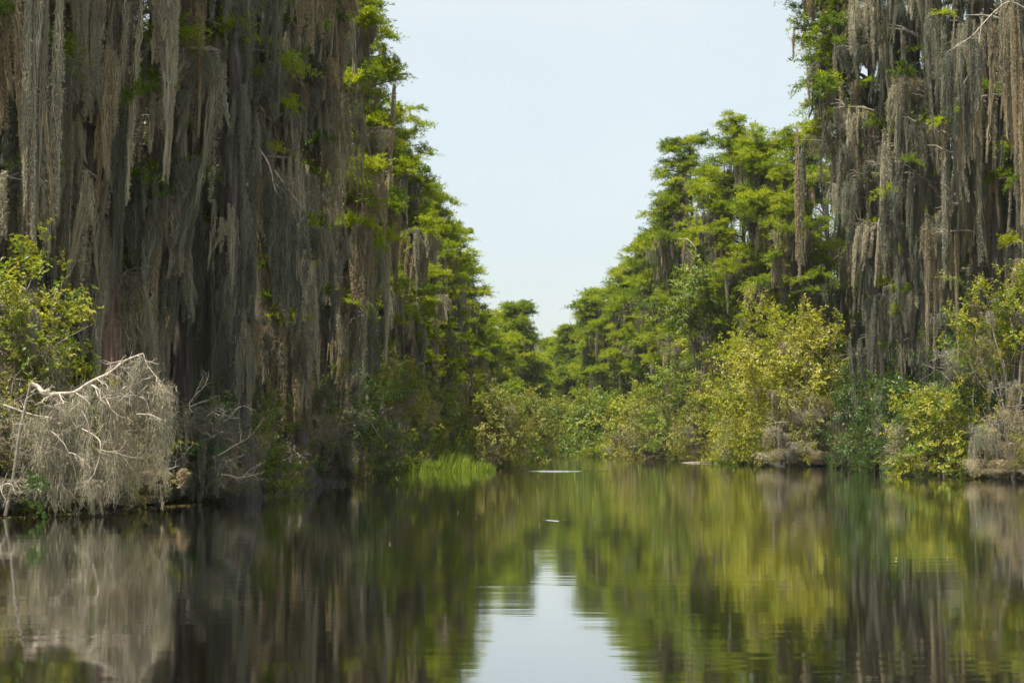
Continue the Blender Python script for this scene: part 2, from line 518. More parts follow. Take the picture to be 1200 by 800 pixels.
def cypress(x, y, H, label, group, z0=3.0, R0=2.2, nl=24, green=2.2, moss=3.0, ml=(.5, 1.2), curtain=.4,
            tone=(.55, .2, .25), r0=.26, flare=1.0, bark=None, dark=.25, side=0, gz=0.0, top_green=True, canopy=1.0, lean=None, spray=1.0):
    root = empty('cypress_tree', (x, y, .05))
    tag(root, label, 'tree', group)
    if lean is None: lean = (rng.normal(0, .25) + .25 * side, rng.normal(0, .25))
    me, axis = trunk_mesh(H, r0, flare, bark or M_BARK, lean)
    TREES.append((root, axis))
    put('trunk', me, root)
    ns = nm = 0
    for i in range(nl):
        f = (i + rng.random() * .8) / nl
        z = z0 + (H - z0) * f
        shape = min(1, .62 + f) * (1 - .55 * max(0, (f - .55) / .45) ** 2)
        L = max(.5, R0 * shape * rng.uniform(.75, 1.2))
        if z > gz: L *= canopy  # limbs above gz stretched so the crown shades the moss below
        az = i * 2.4 + rng.normal(0, .5)
        if side and rng.random() < .45: az = rng.normal(0 if side > 0 else math.pi, .9)
        lm, anch = LIMB[int(rng.integers(len(LIMB)))]
        M = Matrix.Translation(Vector(axis(z))) @ Matrix.Rotation(az, 4, 'Z') @ Matrix.Rotation(R(rng.uniform(-22, 6) - 25 * f * f), 4, 'Y') @ Matrix.Scale(L, 4)
        put('limb', lm, root, M)
        out = [q for q in anch if q[1] > .3]
        order = rng.permutation(len(out))
        gexp = green * (1 if z > gz else .25) * (1.25 if f > .8 else 1)
        k = int(gexp) + (rng.random() < gexp % 1)
        for j in range(k):
            if ns > 285: break
            a_, s_ = out[order[j % len(out)]]
            p_ = M @ Vector(a_) + Vector(rng.normal(0, .10 if y < 58 else .36, 3))
            sc = rng.uniform(.7, 1.25) * spray * (.75 + .5 * min(1, L / 2.2)) * min(1.9, max(1.0, y / 58.0) ** .7)
            Ms = Matrix.Translation(p_ + Vector((0, 0, .05))) @ Matrix.Rotation(rng.uniform(0, 6.28), 4, 'Z') @ Matrix.Rotation(rng.normal(0, .22), 4, 'X') @ Matrix.Diagonal((sc, sc, sc * rng.uniform(.7, 1.0), 1))
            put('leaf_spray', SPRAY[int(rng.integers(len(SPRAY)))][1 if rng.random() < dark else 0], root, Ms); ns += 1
        if z > gz and green >= 2.5: anch = [q for q in anch if q[1] < (.6 if f > .7 else 1.1)]
        order = rng.permutation(len(anch))
        mexp = moss * (1 if f < .85 else .45) * (1.5 if y > 60 and canopy == 1 and f < .6 else 1)
        k = int(mexp) + (rng.random() < mexp % 1)
        for j in range(k):
            if nm > 150: break
            a_, s_ = anch[order[j % len(anch)]]
            p_ = M @ Vector(a_)
            hz = rng.uniform(*ml)
            if rng.random() < .15: hz *= 1.4
            hz = min(hz, max(.25, (p_.z - (1.3 if z0 < 4 or y > 50 else .9) * rng.uniform(.3, 1.6)) / 2.4))
            if rng.random() < .3: hz *= .5
            cur = rng.random() < curtain
            big = not cur and rng.random() < (.42 if y < 80 else .2)
            lst = MOSS['curtain' if cur else 'mass' if big else ('strand' if rng.random() < .62 else 'lace')]
            if lst is MOSS['lace']: hz *= 1.6
            wd = rng.uniform(.7, 1.5)
            Mm = Matrix.Translation(p_) @ Matrix.Rotation((az if cur else 0) + rng.normal(0, .35), 4, 'Z') @ Matrix.Rotation(rng.normal(0, .045), 4, 'Y') @ Matrix.Rotation(rng.normal(0, .05), 4, 'X') @ Matrix.Diagonal((wd * (.9 if cur else 1.1), wd, hz, 1))
            put('moss_curtain' if cur else 'moss_mass' if big else 'moss_strand', lst[int(rng.integers(len(lst)))][moss_pick(tone)], root, Mm); nm += 1
    return root


def align(d):
    return Vector(d).to_track_quat('Z', 'Y').to_matrix().to_4x4()


def shrub(name, x, y, w_, h_, label, group, leaf='green', n=70, moss=6, stems=6, size=1.0, lift=.15, lean=(0, 0), tone=(.5, .3, .2), mlen=(.3, .8), cat='shrub', depth=1.0, dead=0, low=.25, fill=0):
    root = empty(name, (x, y, .08))
    tag(root, label, cat, group)
    ends = []
    for i in range(stems):
        a = i * 2 * math.pi / stems + rng.normal(0, .4)
        rr = w_ * .5 * rng.uniform(.35, .95)
        top = h_ * rng.uniform(.62, 1.0) * (1 - .3 * (rr / (w_ * .5)) ** 2)
        s = np.linspace(0, 1, 6)
        ex, ey = rr * math.cos(a) + lean[0], rr * math.sin(a) * depth + lean[1]
        pts = np.stack([ex * s ** 1.2 + rng.normal(0, .04 * h_ / 2, 6) * s, ey * s ** 1.2 + rng.normal(0, .04 * h_ / 2, 6) * s, top * np.sin(s * 1.45) / math.sin(1.45)], -1)
        pts[0, 2] = -.15
        g = Geo(); tube(g, pts, .035 * (h_ / 3) ** .6 * (1 - .8 * s), 5)
        for _ in range(5):
            q = rng.uniform(.35, .95); c0 = np.array([np.interp(q, s, pts[:, c]) for c in range(3)])
            e = c0 + unit(rng.normal(0, 1, 3) * np.array([1, 1, .6]) + np.array([0, 0, .35])) * rng.uniform(.18, .35) * h_ * .6
            tube(g, [c0, (c0 + e) / 2 + rng.normal(0, .03, 3), e], [.014, .010, .005], 4)
            ends += [(c0, q), ((c0 + e) / 2, q), (e, 1)]
        put('stem', g.mesh('stem', M_TWIG), root)
        ends += [(pts[3], .6), (pts[4], .8), (pts[5], 1)]
    E = np.array([e[0] for e in ends])
    E = np.concatenate([E[E[:, 2] > low * h_], E[-2:]])
    if low < .4:
        sh_ = []
        for _ in range(6):
            lc = np.array([rng.uniform(-.28, .28) * w_ + lean[0], rng.uniform(-.28, .28) * w_ * depth + lean[1], 0])
            rw, rh = w_ * rng.uniform(.2, .34), h_ * rng.uniform(.6, .98)
            v = unit(rng.normal(0, 1, (26, 3))); v[:, 2] = np.abs(v[:, 2])
            sh_.append(lc + v * np.array([rw, rw * depth, rh]) * rng.uniform(.72, 1.0, (26, 1)))
        E = np.concatenate([E, *sh_])
    if low < .3:
        k = len(E) // 3
        a = rng.uniform(0, 6.28, k); q = rng.uniform(.25, .5, k)
        E = np.concatenate([E, np.stack([w_ * q * np.cos(a), w_ * q * np.sin(a) * depth, h_ * rng.uniform(.04, .4, k)], -1)])
    for i in range(n):
        e = E[int(rng.integers(len(E)))]
        p_ = e + rng.normal(0, .11, 3) * np.array([w_ * .42, w_ * .42 * depth, h_ * .3])
        p_[2] = min(max(p_[2], lift), h_ * 1.04)
        o = p_ - np.array([lean[0] * .6, lean[1] * .6, h_ * .3])
        d = unit(o / np.array([w_, w_, h_]) * 2.2 + np.array([0, 0, .5]) + rng.normal(0, .4, 3))
        sc = rng.uniform(.75, 1.35) * size
        M = Matrix.Translation(Vector(p_)) @ align(d) @ Matrix.Rotation(rng.uniform(0, 6.28), 4, 'Z') @ Matrix.Scale(sc, 4)
        put('leafy_sprig', SPRIG[int(rng.integers(len(SPRIG)))][random.choice(leaf.split('+'))], root, M)
    if fill:
        g = Geo()
        c = E[rng.integers(0, len(E), fill)] + rng.normal(0, .08, (fill, 3)) * np.array([w_ * .5, w_ * .5 * depth, h_ * .45])
        c[:, 2] = np.clip(c[:, 2], lift, h_)
        d_ = unit(rng.normal(0, 1, (fill, 3)) + np.array([0, -.2, .35]))
        g.add(*kites(c, d_, rng.normal(0, 1, (fill, 3)), rng.uniform(.06, .10, fill) * size, rng.uniform(.012, .02, fill) * size))
        lv = put('leaves', g.mesh('leaves', FILLM[leaf.split('+')[0]]), root); lv['kind'] = 'stuff'
    for i in range(moss):
        e = E[int(rng.integers(len(E)))] + rng.normal(0, .06, 3) * w_
        hz = rng.uniform(*mlen)
        if rng.random() < .7:
            lst, base, nm = MOSS['lace'], 1.2, 'moss_lace'
        else:
            lst, base, nm = (MOSS['curtain'], 2.4, 'moss_curtain') if rng.random() < .35 else (MOSS['strand'], 2.4, 'moss_strand')
        if base < 2: hz *= 1.7
        hz = min(hz, max(.15, e[2] / base))
        wd = rng.uniform(.7, 1.3) * min(1.6, max(1, w_ / 2))
        put(nm, lst[int(rng.integers(len(lst)))][moss_pick(tone)], root,
            Matrix.Translation(Vector(e)) @ Matrix.Rotation(rng.uniform(0, 6.28), 4, 'Z') @ Matrix.Diagonal((wd, wd, hz, 1)))
    for i in range(dead):
        g = Geo(); a = rng.uniform(0, 6.28)
        dead_twig(g, np.array([0.3 * w_ * math.cos(a), .3 * w_ * math.sin(a) * depth - .3 * w_, h_ * rng.uniform(.2, .7)]), unit(np.array([math.cos(a), -.6, rng.uniform(-.1, .6)])), h_ * .3, .014, 3)
        put('bare_twig', g.mesh('bare_twig', M_PALE), root)
    return root


def dead_twig(g, p, d, L, r, lev):
    n_ = 5
    pts = [p]
    for i in range(n_ - 1):
        d = unit(d + rng.normal(0, .16, 3)); pts.append(pts[-1] + d * L / (n_ - 1))
    tube(g, pts, np.linspace(r, r * .45, n_), 4)
    if lev > 0:
        for i in range(1, n_):
            if rng.random() < .75:
                dead_twig(g, pts[i], unit(d + rng.normal(0, .6, 3)), L * rng.uniform(.35, .6), r * .5, lev - 1)


# ------------------------------------------------------------------ trees of the left bank, near to far
GL, GR = 'cypresses along the left bank', 'cypresses along the right bank'
NEAR = dict(z0=3.6, R0=2.3, nl=36, green=4.2, moss=3.1, ml=(.6, 1.8), curtain=.4, r0=.33, flare=1.2, dark=.5, gz=12.5, canopy=1.6)  # wide crown above the view, shaped to shade the near wall
left = [
    (-62, 29.5, 18, 'moss covered cypress cut off by the left edge of the picture', dict(NEAR)),
    (30, 31.5, 18.5, 'cypress with thick fluffy pale moss hanging in the top left corner', dict(NEAR, tone=(.8, .1, .1))),
    (128, 33, 18.5, 'cypress with reddish bare trunk standing behind the bleached dead branch', dict(NEAR, bark=M_BARKR, tone=(.35, .25, .4), r0=.36)),
    (212, 36, 19, 'shaded grey cypress between the reddish trunk and the broken snag', dict(NEAR, tone=(.3, .2, .5))),
    (305, 41, 19, 'cypress just right of the broken snag with long moss tips over dark gaps', dict(NEAR, canopy=1.1, R0=1.9, tone=(.4, .2, .4))),
    (342, 44, 19, 'cypress with black flared base at the water above tan lit moss ropes', dict(NEAR, bark=M_BARKD, canopy=.9, R0=1.5, moss=2.6, tone=(.3, .5, .2), r0=.36)),
    (378, 51, 20, 'cypress with tan moss curtains and yellow green sprays in the upper left', dict(NEAR, tone=(.4, .45, .15), green=6, moss=1.9, dark=.1, gz=6.5, canopy=1.0, R0=2.2, curtain=.3)),
    (398, 59, 21, 'tall cypress whose leafy edge meets the sky at the top left of the gap', dict(NEAR, green=6.5, moss=1.7, dark=.15, nl=40, R0=2.2, gz=6.5, canopy=1.0, curtain=.3)),
    (442, 68, 15.0, 'bright yellow green cypress right below the tall leafy edge on the left', dict(z0=2.5, R0=2.3, nl=34, green=7.0, moss=3.9, dark=0.06, spray=.84, gz=5)),
    (468, 77, 15.6, 'cypress behind the tall bright sedge patch with grey moss below its crown', dict(z0=2.5, R0=2.1, nl=32, green=7.0, moss=3.9, dark=0.09, spray=.84, gz=3)),
    (496, 87, 14.8, 'rounded green cypress on the left slope of the sky gap above the olive bush', dict(z0=2.5, R0=2.1, nl=30, green=7.0, moss=3.7, dark=0.09, spray=.84, gz=3)),
    (514, 98, 14.8, 'cypress with ragged sprays against the sky, left of the thin leaning edge tree', dict(z0=2.5, R0=1.9, nl=30, green=6.6, moss=3.7, dark=0.12, spray=.84, gz=3)),
    (536, 112, 13.8, 'thin edge cypress on the left with sprays poking furthest into the sky gap', dict(z0=3, R0=2.0, nl=28, green=6.6, moss=3.5, dark=0.27, spray=.84, gz=2)),
    (555, 130, 11.0, 'low pale green cypress left of the lone domed far crown', dict(z0=2.5, R0=2.2, nl=26, green=7.0, moss=3.0, dark=0.06, spray=.84, gz=2)),
    (574, 148, 10.8, 'small green cypress directly in front of the lone domed far crown', dict(z0=2.5, R0=2.3, nl=24, green=7.0, moss=2.6, dark=0.06, spray=.84, gz=2)),
    (605, 170, 15.9, 'lone dark cypress with domed crown standing out left of the far sky notch', dict(z0=3.5, R0=2.5, nl=28, green=7.6, moss=3.0, dark=0.30, gz=5, spray=0.99)),
    (624, 196, 10.5, 'hazy low cypress right of the lone domed far crown', dict(z0=3, R0=3, nl=22, green=7.0, moss=3.5, dark=0.12, gz=3, spray=1.03)),
]
for px, D, H, lab, kw in left:
    x, y = at(px, D)
    cypress(x, y, H, lab, GL, side=1, **kw)
far = [
    (646, 228, 15.4, 'farthest cypress, pale crown closing the channel at the bottom of the sky notch', dict(z0=5, R0=3.2, nl=26, green=7.6, moss=3.9, dark=.1, gz=5, spray=1.07)),
    (634, 219, 12.6, 'far grey green cypress left of the pale one closing the channel', dict(z0=4, R0=3.0, nl=24, green=6.6, moss=3.9, dark=.1, gz=3, spray=1.07, tone=(.3, .1, .6))),
    (662, 222, 14.0, 'far cypress right of the pale one closing the channel', dict(z0=4, R0=3.0, nl=24, green=7.0, moss=3.7, dark=.1, gz=3, spray=1.07)),
]
for px, D, H, lab, kw in far:
    x, y = at(px, D)
    cypress(x, y, H, lab, 'cypresses closing the far end of the channel', **kw)

# ------------------------------------------------------------------ trees of the right bank
NR = dict(z0=4.5, R0=2.9, nl=40, green=3.6, moss=3.0, ml=(.7, 1.9), curtain=.4, r0=.36, flare=1.1, dark=.5, gz=22.0, canopy=1.5)  # crown raised out of view and widened to shade the right wall
right = [
    (1245, 57, 29, 'cypress cut off by the right edge with tan moss in the top right corner', dict(NR, moss=3.5, tone=(.4, .2, .4))),
    (1172, 60, 29, 'cypress with bright tan moss sheets and a bare pale forked branch, upper right', dict(NR, moss=3.5, tone=(.4, .2, .4))),
    (1108, 65, 29, 'tall shaded cypress behind the yellow leaning shrub with orange brown moss', dict(NR, moss=3.6, tone=(.2, .12, .68))),  # mostly grey moss, shade put into its colour
    (1068, 69, 29, 'tall grey mossy cypress just right of the overhanging green crown', dict(NR, moss=3.6, tone=(.2, .03, .77))),  # nearly all grey moss, darkened in colour to look shaded
    (1030, 74, 28, 'tall cypress whose green crown leans over the gap at the top right', dict(NR, green=5.5, moss=2.6, side=-1, R0=3.7, dark=.25, gz=14, canopy=1.0, spray=1.2, nl=42, z0=12, curtain=.12, tone=(.4, .4, .2))),
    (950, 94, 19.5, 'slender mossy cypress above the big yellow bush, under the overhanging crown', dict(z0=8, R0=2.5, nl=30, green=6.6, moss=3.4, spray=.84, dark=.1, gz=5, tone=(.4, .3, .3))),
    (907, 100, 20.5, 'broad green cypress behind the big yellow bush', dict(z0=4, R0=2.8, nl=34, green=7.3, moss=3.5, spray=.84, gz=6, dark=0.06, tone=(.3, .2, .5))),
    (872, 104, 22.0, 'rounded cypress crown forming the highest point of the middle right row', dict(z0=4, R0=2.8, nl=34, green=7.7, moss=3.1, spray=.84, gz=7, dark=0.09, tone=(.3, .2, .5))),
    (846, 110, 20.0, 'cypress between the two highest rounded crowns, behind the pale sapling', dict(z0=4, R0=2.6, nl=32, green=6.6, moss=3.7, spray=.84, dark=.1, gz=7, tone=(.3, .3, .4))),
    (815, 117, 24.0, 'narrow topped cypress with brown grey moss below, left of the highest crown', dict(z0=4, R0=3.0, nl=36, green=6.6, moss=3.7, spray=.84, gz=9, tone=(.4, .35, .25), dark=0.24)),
    (792, 128, 21.0, 'cypress with a stepped left edge against the sky, left of the narrow topped one', dict(z0=4, R0=2.9, nl=32, green=6.6, moss=3.5, spray=.84, gz=7, dark=0.21)),
    (770, 141, 20.0, 'cypress on the right slope of the gap with sprays reaching left over the water', dict(z0=4, R0=2.9, nl=30, green=7.0, moss=3.1, spray=.84, gz=5, dark=0.21)),
    (748, 154, 18.4, 'mid height cypress on the right slope of the gap above the olive shrubs', dict(z0=4, R0=2.9, nl=28, green=7.0, moss=3.0, spray=.84, dark=.1, gz=5)),
    (727, 169, 17.6, 'green cypress with dark moss hollow below, right of the last small crown', dict(z0=4, R0=2.9, nl=28, green=7.0, moss=3.0, spray=.84, dark=.1, gz=5)),
    (704, 184, 18.0, 'last bright green cypress on the right bank before the far notch', dict(z0=4, R0=3.0, nl=28, green=7.7, moss=2.4, dark=.1, gz=5, spray=0.95)),
    (679, 203, 15.5, 'dim far cypress half hidden left of the last bright one', dict(z0=4, R0=3.0, nl=26, green=7.0, moss=2.6, gz=3, dark=0.30, spray=0.99)),
]
for px, D, H, lab, kw in right:
    x, y = at(px, D)
    kw.setdefault('side', -1)
    cypress(x, y, H, lab, GR, **kw)

def hang(i, px, y0, y1, D, kind, tone, wd=1.0):  # lighter tan tones here put sunlit patches into the moss colour
    root, axis = TREES[i]
    q = P(px, y0, D) - root.location
    h_ = (y1 - y0) / F_PX * D
    g = Geo(); a = Vector(axis(max(.5, q.z - .25)))
    md = (a + q) / 2 + Vector((rng.normal(0, .1), rng.normal(0, .1), .22))
    tube(g, [a, md, q + Vector((0, 0, .03)), q + (q - a) * .12 + Vector((0, 0, .02))], [.05, .035, .018, .006], 5)
    put('limb', g.mesh('limb', M_TWIG), root)
    lst = MOSS[kind]
    put('moss_' + kind, lst[int(rng.integers(len(lst)))][tone], root, Matrix.Translation(q) @ Matrix.Rotation(rng.normal(0, .3), 4, 'Z') @ Matrix.Diagonal((wd, wd, h_ / 2.4, 1)))
L0 = [i for i in range(len(left))]
for a_ in ((1, 36, -30, 285, 28.6, 'mass', 0, .8), (1, 72, -20, 250, 28.8, 'strand', 0, 1.3), (1, 55, 120, 300, 29.0, 'strand', 0, 1.2), (2, 128, 55, 210, 30, 'strand', 1, 1.2), (2, 100, 200, 330, 30, 'strand', 0, 1.2),
           (3, 232, -10, 170, 33, 'mass', 1, .6), (3, 252, 60, 240, 33, 'strand', 0, 1.5), (3, 216, 150, 320, 33, 'strand', 0, 1.2), (3, 175, 235, 420, 33, 'mass', 1, .7), (3, 235, 230, 390, 34, 'strand', 2, 1.4),
           (4, 268, 220, 380, 37, 'mass', 0, .7), (4, 300, 120, 300, 38, 'strand', 1, 1.3), (5, 334, 350, 500, 40.5, 'strand', 1, 1.5), (5, 347, 360, 480, 40.5, 'strand', 1, 1.3), (5, 318, 370, 500, 40.5, 'strand', 1, 1.6),
           (5, 350, -20, 120, 41, 'mass', 0, .7), (5, 335, 20, 180, 41, 'strand', 0, 1.5), (6, 383, 40, 220, 48, 'mass', 1, .7), (6, 402, 110, 260, 48, 'strand', 1, 1.4), (7, 425, 20, 170, 55, 'strand', 0, 1.4)):
    hang(*a_)
n0 = len(left) + len(far)
for a_ in ((n0 + 1, 1183, 2, 230, 54, 'mass', 1, .9), (n0 + 1, 1163, 20, 190, 54, 'strand', 1, 1.5), (n0 + 1, 1196, 60, 260, 54, 'strand', 1, 1.4), (n0 + 2, 1105, 110, 320, 60, 'strand', 1, 1.3), (n0 + 2, 1118, 270, 440, 60, 'mass', 1, .6),
           (n0 + 2, 1135, 100, 260, 60, 'strand', 2, 1.6), (n0 + 2, 1085, 250, 410, 60, 'strand', 1, 1.4), (n0 + 3, 1035, 150, 290, 65, 'strand', 0, 1.5), (n0 + 4, 1000, 95, 200, 70, 'mass', 1, .7), (n0 + 4, 985, 95, 210, 70, 'strand', 1, 1.3),
           (n0 + 4, 1022, 140, 200, 70, 'strand', 1, 1.6), (n0 + 4, 934, 150, 330, 73, 'strand', 1, 1.6), (n0 + 4, 940, 165, 270, 73, 'strand', 2, 1.4)):
    hang(*a_)

SHORT_L = ['cypress cut off by the left edge', 'pale moss cypress in the top left corner', 'reddish bare trunk', 'shaded grey cypress left of the snag',
           'cypress right of the snag', 'black flared trunk', 'cypress with tan curtains, upper left', 'tall leafy edge cypress on the left', 'bright cypress below the tall leafy edge',
           'cypress behind the tall sedge', 'rounded left slope cypress', 'ragged left slope cypress', 'thin left edge cypress', 'low cypress left of the domed crown',
           'small cypress before the domed crown', 'lone domed far crown', 'hazy cypress right of the domed crown']
SHORT_R = ['cypress cut off by the right edge', 'tan moss cypress with forked branch', 'shaded cypress behind the yellow leaning shrub', 'grey cypress beside the overhanging crown',
           'cypress with the overhanging crown', 'slender cypress above the big yellow bush', 'broad cypress behind the big yellow bush', 'highest rounded crown in the right row',
           'cypress behind the pale sapling', 'narrow topped right cypress', 'right cypress with stepped edge', 'right cypress reaching over the water', 'mid height cypress above olive shrubs',
           'right cypress with dark moss hollow', 'last bright green right cypress', 'dim far right cypress']


# rows behind: only glimpsed between the front trees
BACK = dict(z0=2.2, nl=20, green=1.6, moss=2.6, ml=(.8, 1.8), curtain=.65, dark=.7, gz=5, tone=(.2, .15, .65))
for i, (px, D, H, lab, kw) in enumerate(left):
    for rw in range(2 if D < 100 else 1):
        x, y = at(px, D)
        x -= 3.4 + 4.2 * rw + rng.uniform(-.6, .6); y += 3.0 + 2.5 * rw + rng.uniform(-1, 1)
        cypress(x, y, min(H, 17) * rng.uniform(.86, .96), ('half hidden mossy cypress just behind the ' if rw == 0 else 'mossy cypress glimpsed deep behind the ') + SHORT_L[i], 'cypresses behind the left front row', R0=2.4, **BACK)
for i, (px, D, H, lab, kw) in enumerate(right):
    for rw in range(2 if D < 110 else 1):
        x, y = at(px, D)
        x += 4.0 + 4.5 * rw + rng.uniform(-.6, .6); y += 3.0 + 2.5 * rw + rng.uniform(-1, 1)
        cypress(x, y, H * rng.uniform(.84, .95), ('half hidden mossy cypress just behind the ' if rw == 0 else 'mossy cypress glimpsed deep behind the ') + SHORT_R[i], 'cypresses behind the right front row', R0=2.8, **BACK)

# the wood beyond, a mass no one could count: trunks, sprays of leaves and hanging moss in one object a bank
def wood(name, sgn, label, bank, n_tr, h, y0, y1, o0, o1):
    g = Geo()
    for i in range(n_tr):
        y = y0 + (y1 - y0) * rng.random(); x = bank(y) + sgn * rng.uniform(o0, o1); H = h * rng.uniform(.75, 1.0)
        g2 = Geo(); tube(g, [(x, y, -.2), (x, y, H * .5), (x, y, H)], [.25, .18, .05], 5)
        n_ = 420
        f = rng.random(n_)
        c = np.stack([x + rng.normal(0, 1.2, n_), y + rng.normal(0, 1.2, n_), .3 + H * f], -1)
        d = unit(rng.normal(0, 1, (n_, 3)) * np.array([1, 1, .5]) + np.where(f < .65, -1.2, .1)[:, None] * np.array([0, 0, 1]))
        g.add(*kites(c, d, rng.normal(0, 1, (n_, 3)), rng.uniform(.25, .8, n_), rng.uniform(.05, .12, n_)))
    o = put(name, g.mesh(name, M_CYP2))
    tag(o, label, 'wood', None, 'stuff')
wood('wood', -1, 'dark dense wood filling the gaps far behind the left bank trees', lbank, 300, 17, 20, 235, 9, 24)
wood('wood', 1, 'dark dense wood filling the gaps far behind the right bank trees', rbank, 280, 19, 40, 235, 12, 28)
wood('wood', 1, 'dark tall wood filling the gaps behind the near right moss wall', rbank, 110, 26, 55, 112, 9, 20)
wood('wood', 1, 'far wood closing the view behind the end of the channel', lambda y: -22.0, 150, 14, 240, 262, 0, 66)

# broken snag on the left
x, y = at(281, 33.8)
sn = empty('dead_snag', (x, y, .05))
tag(sn, 'broken dark snag with a pointed top and no leaves among the left moss curtains', 'dead tree')
me, axis = trunk_mesh(10.2, .27, .8, M_BARKD, (-.25, 0), True)
put('trunk', me, sn)
for i in range(7):                                        # splintered stubs round the broken top and down the stem
    z = 10.15 - (0 if i < 3 else rng.uniform(.6, 5)); a = rng.uniform(0, 6.28); g = Geo()
    b_ = np.array(axis(min(z, 9.9))); d_ = np.array([math.cos(a), math.sin(a), 1.6 if i < 3 else .3])
    tube(g, [b_, b_ + d_ * .16, b_ + d_ * rng.uniform(.22, .4)], [.075, .045, .008], 5)
    put('stub', g.mesh('stub', M_BARKD), sn)
for i in range(34):
    z = rng.uniform(2.5, 9.2); a = rng.uniform(0, 6.28); hz = min(rng.uniform(.5, 1.4), z / 2.6)
    cur = rng.random() < .35
    put('moss_curtain' if cur else 'moss_strand', MOSS['curtain' if cur else 'strand'][int(rng.integers(7))][2 if rng.random() < .8 else 0], sn, Matrix.Translation(Vector(axis(z)) + Vector((.24 * math.cos(a), .24 * math.sin(a), 0))) @ Matrix.Rotation(a, 4, 'Z') @ Matrix.Diagonal((.55 if cur else 1.2, 1, hz, 1)))

# ------------------------------------------------------------------ shrubs
SL, SR = 'shrubs at the foot of the left bank', 'shrubs at the foot of the right bank'
def sh(px, D, wpx, toppx, label, grp, name='shrub', **kw):
    x, y = at(px, D)
    h_ = (HORIZON - toppx) / F_PX * D + EYE
    kw['size'] = max(1.1, D / 40.0) * kw.pop('big', 1)
    kw['n'] = int(min(290, kw.get('n', 70) * 1.9))
    return shrub(name, x, y, wpx / F_PX * D, h_, label, grp, **kw)
sh(40, 27.5, 150, 298, 'sunlit leafy shrub with yellow green rosettes at the left edge', SL, leaf='yellow+green', n=150, moss=14, stems=9, low=.38, tone=(.6, .3, .1))
sh(2, 26.4, 120, 430, 'low grey twiggy shrub in the lower left corner of the bank', SL, leaf='olive', n=30, moss=52, stems=8, dead=6, tone=(.7, .2, .1))
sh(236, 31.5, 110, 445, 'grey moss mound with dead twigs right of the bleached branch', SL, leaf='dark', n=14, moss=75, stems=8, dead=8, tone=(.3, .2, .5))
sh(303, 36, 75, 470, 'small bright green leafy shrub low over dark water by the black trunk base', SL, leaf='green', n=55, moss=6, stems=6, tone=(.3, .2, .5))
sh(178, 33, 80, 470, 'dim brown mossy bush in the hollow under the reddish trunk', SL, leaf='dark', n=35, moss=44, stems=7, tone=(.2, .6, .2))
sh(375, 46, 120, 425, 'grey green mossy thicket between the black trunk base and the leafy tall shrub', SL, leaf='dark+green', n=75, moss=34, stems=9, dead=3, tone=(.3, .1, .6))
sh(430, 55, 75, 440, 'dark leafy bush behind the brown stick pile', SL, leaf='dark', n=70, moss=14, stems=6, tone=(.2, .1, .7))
sh(468, 61, 85, 405, 'upright yellow green leafy shrub left of the tall bright sedge', SL, leaf='yellow+green', n=120, moss=8, stems=8, size=1.15)
sh(508, 70, 65, 450, 'dull green shrub directly behind the tall bright sedge', SL, leaf='green', n=80, moss=14, stems=7, size=1.2, tone=(.2, .2, .6))
sh(560, 80, 95, 458, 'rounded olive bush right above the tip of the tall sedge', SL, leaf='olive', n=140, moss=12, stems=9, size=1.3, tone=(.3, .6, .1))
sh(590, 104, 60, 465, 'green bush behind the far small sedge patch', SL, leaf='green', n=100, moss=8, stems=7, size=1.6)
sh(612, 130, 55, 470, 'pale green bush where the left bank bends out of sight', SL, leaf='olive', n=100, moss=8, stems=7, size=1.9)
sh(628, 165, 50, 478, 'far olive bush beside the channel end, left side', SL, leaf='green', n=90, moss=8, stems=7, size=2.2)
sh(645, 205, 45, 480, 'brown grey bush closing the end of the channel', SL, leaf='olive', n=80, moss=14, stems=7, size=2.6, tone=(.3, .6, .1))
# right bank
sh(1185, 55, 150, 295, 'tall dark green leafy shrub at the right edge with yellow tips above', SR, leaf='yellow+green', n=150, moss=8, stems=8, low=.45)
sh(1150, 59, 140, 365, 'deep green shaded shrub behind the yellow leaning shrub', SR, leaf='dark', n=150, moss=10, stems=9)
sh(1100, 58, 110, 445, 'yellow leaning shrub with sunlit leaves over dark water on the right', SR, fill=2500, leaf='yellow+green', n=130, moss=8, stems=8, lean=(-.3, -.5))
sh(1185, 52.5, 90, 440, 'brown mossy dead bush with pale bent branches at the right edge', SR, leaf='olive', n=12, moss=44, stems=9, dead=5, tone=(.4, .55, .05))
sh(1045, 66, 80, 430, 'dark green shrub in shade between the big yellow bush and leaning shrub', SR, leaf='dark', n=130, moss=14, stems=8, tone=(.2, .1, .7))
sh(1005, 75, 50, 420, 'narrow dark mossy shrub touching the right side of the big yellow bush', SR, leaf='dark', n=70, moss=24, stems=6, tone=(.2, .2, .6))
sh(925, 84.0, 165, 340, 'big rounded bright yellow green bush with brown moss skirt on right bank', SR, leaf='yellow+yellow+olive', big=1.15, fill=9000, n=240, moss=16, stems=14, size=1.6, dead=4, tone=(.4, .55, .05))
sh(945, 81.0, 100, 452, 'brown moss skirt bush with bare pale twigs under the big yellow bush', SR, leaf='olive', n=26, moss=60, stems=10, size=1.3, dead=6, tone=(.35, .6, .05))
sh(868, 93, 75, 430, 'yellow olive bush on the left shoulder of the big yellow bush', SR, fill=3500, leaf='yellow+green', n=130, moss=12, stems=8, size=1.6, tone=(.4, .5, .1))
sh(836, 102, 75, 440, 'mixed olive bush above the grey floating log', SR, leaf='olive', n=120, moss=20, stems=8, size=1.6, tone=(.3, .6, .1))
sh(800, 113, 80, 405, 'tall leafy green bush below the brown hanging moss', SR, leaf='green', n=150, moss=14, stems=9, size=1.7)
sh(765, 121, 80, 465, 'low bush draped in brown moss with dark trunks showing under it', SR, leaf='olive', n=70, moss=40, stems=9, size=1.7, tone=(.2, .7, .1))
